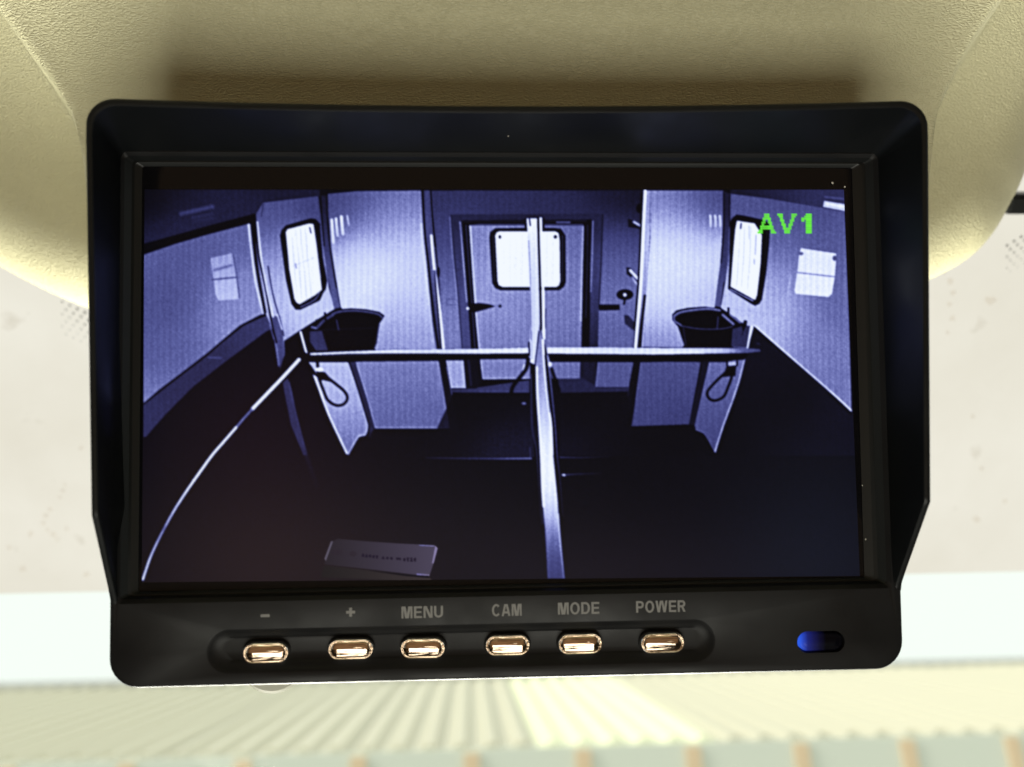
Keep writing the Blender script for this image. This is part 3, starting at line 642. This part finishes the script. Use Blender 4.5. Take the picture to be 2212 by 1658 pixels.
    fill(Fq(572, 555, 1545, 545, 1675, 1338, 808, 1338, 700, 960), V(Fq(700, 650, 1300, 650, 1000, 1000, 1500, 1250, 900, 1290), .52, .5, .45, .42, .42)); stroke(Fq(590, 600, 710, 980, 805, 1330), 12, .65, .8); stroke(Fq(808, 1332, 1672, 1332), 12, .62, .8); stroke(Fq(1548, 560, 1672, 1330), 10, .6, .7)
    fill(Fq(1552, 545, 1632, 545, 1700, 920, 1770, 1360, 1690, 1350), V(Fq(1600, 600, 1700, 1200), .06, .09)); stroke(Fq(1640, 620, 1705, 940), 10, .6, .6); stroke(Fq(760, 1350, 740, 1430), 18, .2, .7, 4)
    for lp_, w in ((Fq(150, 700, 160, 790, 200, 900, 245, 1000, 320, 1058, 390, 1068, 450, 1040, 478, 975, 440, 900, 340, 815, 230, 730, 180, 690), 30),):
        stroke(lp_, w, .02)
    fill(Fq(110, 660, 215, 680, 320, 800, 190, 770, 140, 790), .02); stroke(Fq(125, 560, 130, 610), 36, .03); ell(Fq(150, 648)[0], 8, 4.5, .92)
    fill(H(575, 495, 760, 495, 945, 450, 940, 490, 900, 650, 835, 870, 725, 1170, 640, 1432, 535, 1240, 440, 1200, 428, 1150), V(H(650, 550, 600, 1000, 640, 1300), .45, .38, .3))
    stroke(H(948, 455, 895, 670, 830, 870, 720, 1170, 640, 1425), 16, .72, .85); stroke(H(580, 510, 430, 1150), 10, .5, .7); stroke(H(440, 1195, 530, 1240, 635, 1420), 9, .5, .7)
    fill(H(510, 495, 578, 495, 430, 1150, 375, 1140), .1)
    stroke(H(825, 540, 745, 605, 640, 705, 562, 800, 575, 868, 640, 893, 730, 850, 780, 740, 815, 640, 835, 555), 30, .02); fill(H(760, 540, 860, 530, 850, 640, 800, 640, 720, 650), .02); ell(H(815, 512)[0], 9, 4, .6); stroke(H(765, 500, 765, 540), 20, .03); stroke(H(870, 485, 868, 530), 18, .03)
    # feed bins
    fill(B(330, 1508, 520, 1493, 700, 1505, 850, 1535, 912, 1578)+Fq(898, 45, 850, 112, 822, 340, 775, 430, 130, 438, 35, 300, 12, 130, 60, 128, 110, 62)+B(250, 1590), .02)
    stroke(B(300, 1560, 400, 1530, 560, 1520, 720, 1535, 840, 1562, 885, 1600), 24, .36, .9); stroke(Fq(120, 160, 200, 75)+B(310, 1570), 30, .32, .9); stroke(Fq(60, 150, 105, 160), 26, .55, .8)
    fill(Fq(35, 200, 180, 190, 250, 425, 110, 425, 40, 320), V(Fq(80, 300, 200, 250, 120, 400), .25, .12, .35)); stroke(Fq(350, 65, 375, 180), 14, .38, .8); stroke(Fq(845, 120, 800, 380), 20, .16, .7); stroke(B(215, 1550, 225, 1640), 22, .03); stroke(Fq(180, 180, 800, 160), 8, .16, .6)
    fill(D(195, 1385, 240, 1340, 360, 1315, 530, 1303, 700, 1322)+H(850, 30, 930, 95, 940, 60, 972, 65, 965, 150, 900, 335, 330, 346, 255, 125, 200, 60), .02)
    stroke(D(215, 1400, 300, 1355, 540, 1325, 690, 1340), 26, .5, .9); stroke(D(215, 1400, 222, 1450)+H(285, 110), 20, .5, .9); stroke(H(720, 5, 830, 100), 30, .5, .9); stroke(H(790, 0, 900, 85), 24, .5, .8); stroke(H(280, 118, 480, 150, 700, 150, 820, 125), 9, .45, .9)
    fill(H(822, 150, 920, 120, 930, 200, 900, 250, 960, 120, 1000, 120, 970, 345, 805, 335), V(H(880, 180, 950, 250, 830, 310), .12, .28, .24)); stroke(H(1022, 125, 975, 355), 18, .85); stroke(H(672, 25, 662, 150), 14, .36, .8); stroke(D(778, 1320, 778, 1380), 24, .03); stroke(H(310, 140, 340, 330), 14, .3, .6)
    # dark end plate left and right of the bar
    fill(E(1770, 312, 1945, 195, 2020, 440, 2060, 560, 2190, 760, 1780, 480), .025); stroke(E(1962, 205, 2030, 450), 22, .92)
    # bar
    fill(E(1790, 470, 2000, 430)+Fq(0, 455, 60, 450, 1000, 412, 2190, 402)+G(572, 388, 572, 522)+Fq(1000, 532, 400, 548, 0, 556)+E(1900, 540), .025)
    fill(Fq(40, 455, 500, 435, 1000, 415, 2190, 403)+G(572, 390, 572, 456)+Fq(2034, 460, 1000, 458, 500, 460, 40, 478), V(Fq(100, 465, 800, 440, 1500, 430)+G(300, 425), .8, .78, .72, .8)); stroke(Fq(200, 482, 900, 478), 14, .2, .7, 3)
    fill(G(788, 390, 2190, 392)+H(0, 348, 960, 350, 1000, 352, 1105, 362, 1110, 385, 960, 400, 0, 418)+G(792, 460), V(G(900, 420, 1600, 430)+H(200, 375, 600, 370, 1050, 375), .82, .75, .8, .72, .25))
    fill(G(795, 460)+H(0, 416, 985, 402, 965, 445, 940, 472, 0, 492)+G(822, 558), .02); stroke(H(20, 400, 500, 392), 8, .95, .7); stroke(H(1075, 300, 1100, 310), 20, .2, .7)
    # floor glow and edges
    fill(Fq(1720, 930)+G(590, 925, 640, 1658)+K(640, 110)+J(1100, 120)+Fq(1500, 1400), V(G(300, 1000, 400, 1500)+Fq(1900, 1000, 1500, 1600)+K(400, 60), .02, .11, .02, .04, .17), .8); fill(G(950, 930, 1730, 910, 1770, 1330, 2190, 1330, 2190, 1658, 930, 1658), V(G(1200, 1000, 1050, 1600, 2000, 1500, 1500, 1300), .02, .11, .03, .05), .7)
    stroke(J(1400, 118, 1800, 125, 2190, 128)+K(300, 128, 600, 125), 14, .12, .9, 2, .7); stroke(K(930, 112, 1200, 115, 1560, 100), 12, .45, .8, 2, .04); stroke(K(960, 322, 1100, 312, 1440, 298), 10, .6, .85, 2, .06); ell(K(985, 320)[0], 4, 2.2, .7); ell(G(515, 1045)[0], 5, 2.6, .45); stroke(K(585, 0, 590, 120), 12, .3, .7)
    stroke(Fq(760, 1445, 1300, 1450), 8, .08, .6, 3)
    # lower left rope and sliver
    fill(E(1752, 800, 1812, 745, 1865, 910, 1905, 1130, 2045, 1650, 1995, 1650, 1850, 1300, 1795, 1030), V(E(1800, 850, 1850, 1200, 2000, 1600), .24, .2, .22)); stroke(E(1830, 800, 1890, 1080, 1990, 1500)+I(2030, 80), 12, .42, .6, 2, .2); stroke(I(2000, 0, 2060, 180, 2150, 440), 34, .18, .8, 8, .05)
    rope = catmull(E(1945, 530, 1750, 742, 1560, 940, 1395, 1112, 1290, 1228, 1205, 1328, 1060, 1495, 930, 1645)+I(810, 245, 700, 400, 590, 562, 480, 735, 380, 915, 280, 1110, 195, 1300, 112, 1545), 8)
    for a0, a1, w, v, v2 in ((0, 25, 36, .95, .95), (24, 41, 24, .42, .5), (40, 72, 27, .85, .92), (71, 97, 25, .9, .55), (96, 121, 23, .5, .8)): stroke(rope[a0:a1], w, v, 1, 2, v2)
    stroke(E(1180, 1440, 1040, 1600), 30, .09, .6, 10)
    # centre partition
    fill(Cc(525, 440, 755, 440, 755, 590, 525, 590), .03)
    fill(Cc(548, 440, 668, 440, 682, 760, 695, 1300, 700, 1658)+G(700, 100, 690, 170, 655, 560, 628, 612, 595, 585, 585, 300)+Cc(600, 1600, 580, 1200, 560, 700), V(Cc(600, 500, 620, 900, 650, 1300)+G(640, 100, 620, 500), .88, .78, .74, .7, .82))
    stroke(Cc(572, 700, 590, 1100, 600, 1640)+G(600, 300), 12, .42, .8); stroke(Cc(580, 445, 590, 520), 18, .1, .9); stroke(G(605, 200, 608, 520), 10, .35, .7); stroke(G(690, 200, 645, 590), 14, .05, .8)
    stroke(Cc(682, 440, 692, 800, 708, 1300, 718, 1658)+G(715, 175), 26, .03); stroke(Cc(712, 440, 722, 800, 738, 1200, 745, 1600)+G(750, 280), 28, .93); stroke(Cc(770, 1500)+G(765, 20, 765, 160), 10, .1, .7)
    fill(G(585, 560, 660, 600, 675, 1000, 725, 1658)+K(765, 900, 720, 900, 650, 0)+G(600, 1300), V(G(620, 800, 640, 1300)+K(680, 200), .05, .1, .13)); stroke(G(600, 700, 610, 1300)+K(665, 60, 690, 500, 712, 820), 12, .36, .7, 2, .12); stroke(G(632, 640, 645, 1300), 20, .03, .8)
    fill(G(710, 175, 735, 260, 790, 480, 850, 800, 905, 1400, 930, 1658)+K(950, 300, 975, 860, 930, 900, 860, 100)+G(850, 1658, 800, 1000), .025)
    fill(G(705, 175, 730, 260, 752, 420, 790, 850, 838, 1280, 860, 1658)+K(852, 20, 912, 640, 930, 900, 992, 1532, 800, 1532, 765, 950, 742, 700, 702, 0)+G(690, 1250, 660, 800, 655, 600, 680, 380),
         V(G(715, 400, 715, 700, 740, 1150, 780, 1560)+K(790, 100, 800, 400, 820, 660, 845, 850, 855, 1000, 870, 1200, 890, 1500), .5, .56, .62, .82, .88, .93, .9, .62, .42, .27, .2))
    stroke(G(665, 620, 672, 950, 695, 1300, 715, 1658)+K(728, 450, 745, 690), 20, .95, .9); stroke(G(738, 300, 765, 700, 800, 1050, 835, 1300, 850, 1640), 22, .95, .9); stroke(G(755, 480, 790, 900, 815, 1150), 10, .15, .6)
    stroke(G(790, 480, 830, 800, 880, 1300, 905, 1658)+K(935, 350, 970, 800), 13, .75, .85, 1.5, .12); stroke(K(752, 760, 775, 1050, 800, 1530), 12, .6, .8, 1.5, .4); stroke(K(918, 780, 942, 1100, 985, 1530), 16, .85, .85, 1.5, .5)
    stroke(G(565, 530, 540, 640, 450, 760, 385, 850, 365, 930), 44, .02, 1, 2); stroke(G(575, 330, 580, 480), 16, .05); stroke(G(840, 640, 880, 760, 930, 900), 40, .02, .9, 3); stroke(G(520, 590, 505, 650), 12, .85, .7); ell(G(820, 585)[0], 4, 5, .8)
    # --- camera sharpening, softness, LCD line pattern
    def blur(a, s):
        r = int(3*s)+1; k = np.exp(-np.arange(-r, r+1)**2/(2*s*s)); k /= k.sum()
        a = np.pad(a, r, mode='edge'); a = np.apply_along_axis(lambda v: np.convolve(v, k, 'valid'), 0, a); return np.apply_along_axis(lambda v: np.convolve(v, k, 'valid'), 1, a)
    G0 = blur(Lm, 1.5); G1 = G0+.5*(G0-blur(G0, 4.5)); Lf = np.where(G1 > G0, G0+(G1-G0)*np.clip(G0*2.2, .12, 1), G1)
    grain = rng.normal(0, 1, Lf.shape); grain = blur(grain, 1.2)
    grain /= grain.std()
    Lf = Lf+grain*.014*np.clip(Lf*2+.25, 0, 1)
    Lf = Lf*(1+.035*np.sin(xx*2*math.pi/13.3+.6*np.sin(yy/90))+.02*np.sin(xx*2*math.pi/4.43))
    q_ = np.clip((Lf-.38)/.35, 0, 1); Lf = np.clip(Lf+.12*q_*q_*(3-2*q_), 0, 1)
    lx = [0, .08, .15, .3, .45, .6, .75, .9, 1]
    cols = np.array([(5, 4, 8), (13, 12, 27), (26, 26, 57), (57, 60, 116), (94, 100, 165), (138, 145, 210), (184, 193, 243), (217, 227, 252), (243, 249, 255)], float)/255
    srgb = np.stack([np.interp(Lf, lx, cols[:, i]) for i in range(3)], -1)
    # warm black level and brownish surface glare, painted in towards the panel's lower edge
    def glow(cx, cy, rx, ry, c):
        k = np.exp(-((xx-cx)/rx)**2-((yy-cy)/ry)**2)[..., None]*np.clip(1-Lf*2.4, 0, 1)[..., None]; return k*np.array(c)/255
    srgb = srgb+glow(560, 1240, 330, 240, (31, 22, 17))+glow(1300, 1260, 420, 140, (16, 13, 13))+glow(1780, 1200, 220, 260, (9, 13, 17))+glow(560, 900, 250, 200, (12, 5, 6))+glow(1000, 1130, 300, 160, (7, 6, 5))
    # the sign on the floor
    def cfill(pts, c0, c1, a=1.0):
        sl = box(pts); k = (inside(pts, sl)*a)[..., None]; p = np.array(pts); t = np.clip((xx[sl]-p[:, 0].min())/(np.ptp(p[:, 0])+1e-6), 0, 1)[..., None]
        srgb[sl] = srgb[sl]*(1-k)+(np.array(c0)*(1-t)+np.array(c1)*t)/255*k
    cfill(J(360, 1068, 700, 1098, 1100, 1125, 1500, 1143, 1535, 1180, 1490, 1350, 1442, 1495, 1300, 1492, 780, 1430, 205, 1368, 300, 1100), (42, 36, 43), (74, 67, 88))
    cfill(J(205, 1380, 780, 1445, 1442, 1520, 1475, 1560, 1150, 1560, 170, 1520), (34, 30, 32), (58, 50, 52)); cfill(J(700, 1440, 1300, 1500, 1440, 1505, 1440, 1530, 1150, 1505), (20, 16, 22), (18, 15, 24))
    cfill(J(285, 1100, 310, 1095, 225, 1330, 210, 1300), (95, 88, 104), (90, 85, 104)); cfill(J(1510, 1150, 1535, 1180, 1490, 1350, 1470, 1360), (135, 125, 165), (140, 130, 175)); cfill(J(1290, 1475, 1440, 1488, 1440, 1500, 1290, 1492), (120, 115, 180), (140, 130, 170)); cfill(J(1320, 1140, 1500, 1150, 1500, 1160, 1320, 1150), (110, 110, 170), (130, 125, 180))
    for q in (J(330, 1230)[0], J(385, 1225)[0], J(545, 1245)[0]): cfill([(q[0]+8*math.cos(t), q[1]+6*math.sin(t)) for t in np.linspace(0, 6.2, 14)], (44, 36, 46), (46, 38, 48), .8)
    for wx in (J(640, 1240, 845, 1262, 845, 1305, 640, 1280), J(872, 1270, 1018, 1280, 1018, 1322, 872, 1305), J(1050, 1285, 1105, 1290, 1105, 1325, 1050, 1318), J(1125, 1290, 1290, 1285, 1285, 1340, 1125, 1335)):
        p = np.array(wx); xa, xb = p[:, 0].min(), p[:, 0].max(); n = max(2, int((xb-xa)/7))
        for k in range(n):
            x = xa+(k+.5)*(xb-xa)/n; t = (x-xa)/(xb-xa); yt = p[0, 1]+(p[1, 1]-p[0, 1])*t; yb = p[3, 1]+(p[2, 1]-p[3, 1])*t
            cfill([(x-2.2, yt+random.uniform(0, 2)), (x+2.2, yt), (x+2.2, yb), (x-2.2, yb-random.uniform(0, 2))], (30, 22, 40), (30, 22, 40), .9)
            yo = random.choice((yt+1.5, (yt+yb)/2, yb-1.5)); cfill([(x-3, yo-1.3), (x+3.4, yo-1.3), (x+3.4, yo+1.3), (x-3, yo+1.3)], (30, 22, 40), (30, 22, 40), .8)
    # on-screen channel name in block pixels
    A_ = ['.....####.....', '.....####.....', '....######....', '....##..##....', '...###..###...', '...##....##...', '..##########..', '..##########..', '.###......###.', '####......####']
    V_ = ['####......####', '.###......###.', '..##......##..', '..###....###..', '...##....##...', '...###..###...', '....##..##....', '....######....', '.....####.....', '.....####.....']
    O_ = ['...####', '..#####', '#######', '##.####', '...####', '...####', '...####', '...####', '...####', '...####']
    for rows, xl, xr in ((A_, 1080, 1272), (V_, 1285, 1490), (O_, 1535, 1642)):
        n = len(rows[0])
        for j, r_ in enumerate(rows):
            for i, ch in enumerate(r_):
                if ch == '#':
                    xa = xl+(xr-xl)*i/n; xb = xl+(xr-xl)*(i+1)/n; ya = 338+207*j/10; yb = 338+207*(j+1)/10
                    cfill(D(xa, ya, xb, ya, xb, yb, xa, yb), (112, 246, 66), (100, 236, 70))
    return srgb, x0c, y0c

def build_screen():
    srgb, x0c, y0c = screen_picture()
    # soft 2x2 box so that every mesh point carries an averaged picture element
    s = (srgb[:-1, :-1]+srgb[1:, :-1]+srgb[:-1, 1:]+srgb[1:, 1:])/4
    s = np.clip(s, 0, 1); lin = np.where(s <= .04045, s/12.92, ((s+.055)/1.055)**2.4)
    nu, nv = 900, 500
    q = np.array([(-79.2, 41.5), (78.3, 41.6), (79.3, -46.25), (-79.0, -44.5)])
    u = np.linspace(0, 1, nu)[None, :]; v = np.linspace(0, 1, nv)[:, None]
    lx = (q[0, 0]*(1-u)+q[1, 0]*u)*(1-v)+(q[3, 0]*(1-u)+q[2, 0]*u)*v
    lz = (q[0, 1]*(1-u)+q[1, 1]*u)*(1-v)+(q[3, 1]*(1-u)+q[2, 1]*u)*v
    Mn = np.array(MON); p = np.stack([lx*mm, np.zeros_like(lx), lz*mm], -1)@Mn[:3, :3].T+Mn[:3, 3]
    px = CX+F*p[..., 0]/p[..., 1]-x0c-1; py = CY-F*p[..., 2]/p[..., 1]-y0c-1        # picture element that belongs to the point
    px = np.clip(px, 0, lin.shape[1]-2); py = np.clip(py, 0, lin.shape[0]-2)
    i0 = px.astype(int); j0 = py.astype(int); fx = (px-i0)[..., None]; fy = (py-j0)[..., None]
    col = (lin[j0, i0]*(1-fx)+lin[j0, i0+1]*fx)*(1-fy)+(lin[j0+1, i0]*(1-fx)+lin[j0+1, i0+1]*fx)*fy
    V = np.stack([lx*mm, np.full_like(lx, -.02*mm), lz*mm], -1).reshape(-1, 3)
    me = bpy.data.meshes.new('screen'); me.vertices.add(len(V)); me.vertices.foreach_set('co', V.ravel())
    J, I = np.mgrid[0:nv-1, 0:nu-1]; a = (J*nu+I).ravel()
    idx = np.stack([a, a+nu, a+nu+1, a+1], -1).ravel(); nf = len(a)
    me.loops.add(nf*4); me.loops.foreach_set('vertex_index', idx.astype(np.int32))
    me.polygons.add(nf); me.polygons.foreach_set('loop_start', np.arange(0, nf*4, 4, dtype=np.int32))
    me.update(calc_edges=True)
    at = me.color_attributes.new('picture', 'FLOAT_COLOR', 'POINT')
    at.data.foreach_set('color', np.concatenate([col.reshape(-1, 3), np.ones((len(V), 1))], 1).astype(np.float32).ravel())
    m = mat('lit_screen', (.003, .003, .003), .25, .06)
    an = N(m, 'ShaderNodeVertexColor'); an.layer_name = 'picture'
    L(m, an.outputs['Color'], P(m).inputs['Emission Color']); P(m).inputs['Emission Strength'].default_value = 1.0
    o = link('screen', me, m, mon); o['label'] = 'lit screen with a bluish view of an empty two-stall horse trailer and green letters'
build_screen()

# dust specks on the black frame
bm = bmesh.new()
for x, z, y, r in ((1.0, 50.4, -9.0, .16), (75.6, 43.0, -.3, .35), (78.2, 42.0, -.7, .22), (80.6, -38.0, -.6, .2), (80.2, -26, -.6, .14)):
    vs = [bm.verts.new(((x+r*random.uniform(.6, 1.2)*math.cos(a))*mm, y*mm, (z+r*random.uniform(.6, 1.2)*math.sin(a))*mm)) for a in (0, 1.2, 2.5, 3.8, 5)]; bm.faces.new(vs)
d = link('dust_specks', bm_mesh('dust_specks', bm), M_dust, mon); d['kind'] = 'stuff'

# ------------------------------------------------------------------ low shed beyond the windscreen
YAW = math.radians(3.4)
SH = Matrix.Translation((0, 0, 0)) @ Matrix.Rotation(YAW, 4, 'Z')
De, Dr, zE, zR = 8.0, 13.9, 2.5-.755, 2.5-.24
M_roof = mat('cream_box_profile_sheet', (.64, .605, .47), .55, .3); nn = add_bump(M_roof, 2.5, .15, .02)
M_sky = mat('fibreglass_skylight_sheet', (.88, .88, .62), .5, .3)
M_wall = mat('pale_blue_boarding', (.74, .77, .67), .7, .2)
M_post = mat('orange_timber', (.80, .62, .42), .8, .1)
shed = bpy.data.objects.new('shed', None); C.objects.link(shed); shed.matrix_world = SH
tag(shed, 'low shed with a pale ribbed sheet roof seen blurred through the windscreen', 'shed')
SW, NR = .87, 3
def sheet_mesh():
    prof = [(0, 0)]; pw = SW/NR
    for k in range(NR): x = k*pw; prof += [(x+pw*.30, 0), (x+pw*.42, 0.055), (x+pw*.68, 0.055), (x+pw*.80, 0)]
    prof.append((SW-.002, 0)); V = []; Fc = []
    for x, h in prof: V += [(x, De-.05, zE+h), (x, Dr, zR+h)]
    for i in range(len(prof)-1): Fc.append((2*i, 2*i+2, 2*i+3, 2*i+1))
    for k in range(NR): Fc.append(tuple(2*(1+4*k+q) for q in range(4)))          # rib end fillers
    return mesh_from('roof_sheet', V, Fc, False)
s_me = sheet_mesh(); s_me.materials.append(M_roof); k_me = sheet_mesh(); k_me.materials.append(M_sky)
x_sky = .62
for k in range(-14, 15):
    nm, me_ = ('skylight_sheet', k_me) if k in (0, 1) else ('roof_sheet', s_me)
    o = link(nm, me_, None, shed); o.location = (x_sky+k*SW, 0, .004*(k % 2)+random.uniform(0, .004))
    if nm == 'skylight_sheet': o['label'] = 'brighter yellowish translucent roof sheet'
def bxm(x0, x1, y0, y1, z0, z1):
    bm = bmesh.new(); bmesh.ops.create_cube(bm, size=1, matrix=Matrix.Translation(((x0+x1)/2, (y0+y1)/2, (z0+z1)/2)) @ Matrix.Diagonal((x1-x0, y1-y0, z1-z0, 1)))
    return bm_mesh('b', bm)
xl, xr = x_sky-14*SW, x_sky+15*SW
link('ridge_cap', bxm(xl, xr, Dr-.15, Dr+.15, zR+.03, zR+.06), mat('ridge', (.38, .38, .32), .6), shed)
link('front_wall', bxm(xl+.1, xr-.1, De-.1, De-.055, 0, zE+.012), M_wall, shed)
link('rear_wall', bxm(xl+.1, xr-.1, Dr-.1, Dr, 0, zR-.01), M_wall, shed)
k = 0; x = -8.62+.31
pm = bxm(-.07, .07, De-.13, De-.102, 0, zE-.02); pm.materials.append(M_post)
while x < 9:
    o = link('post', pm, None, shed); o.location = (x, 0, 0); x += 1.04
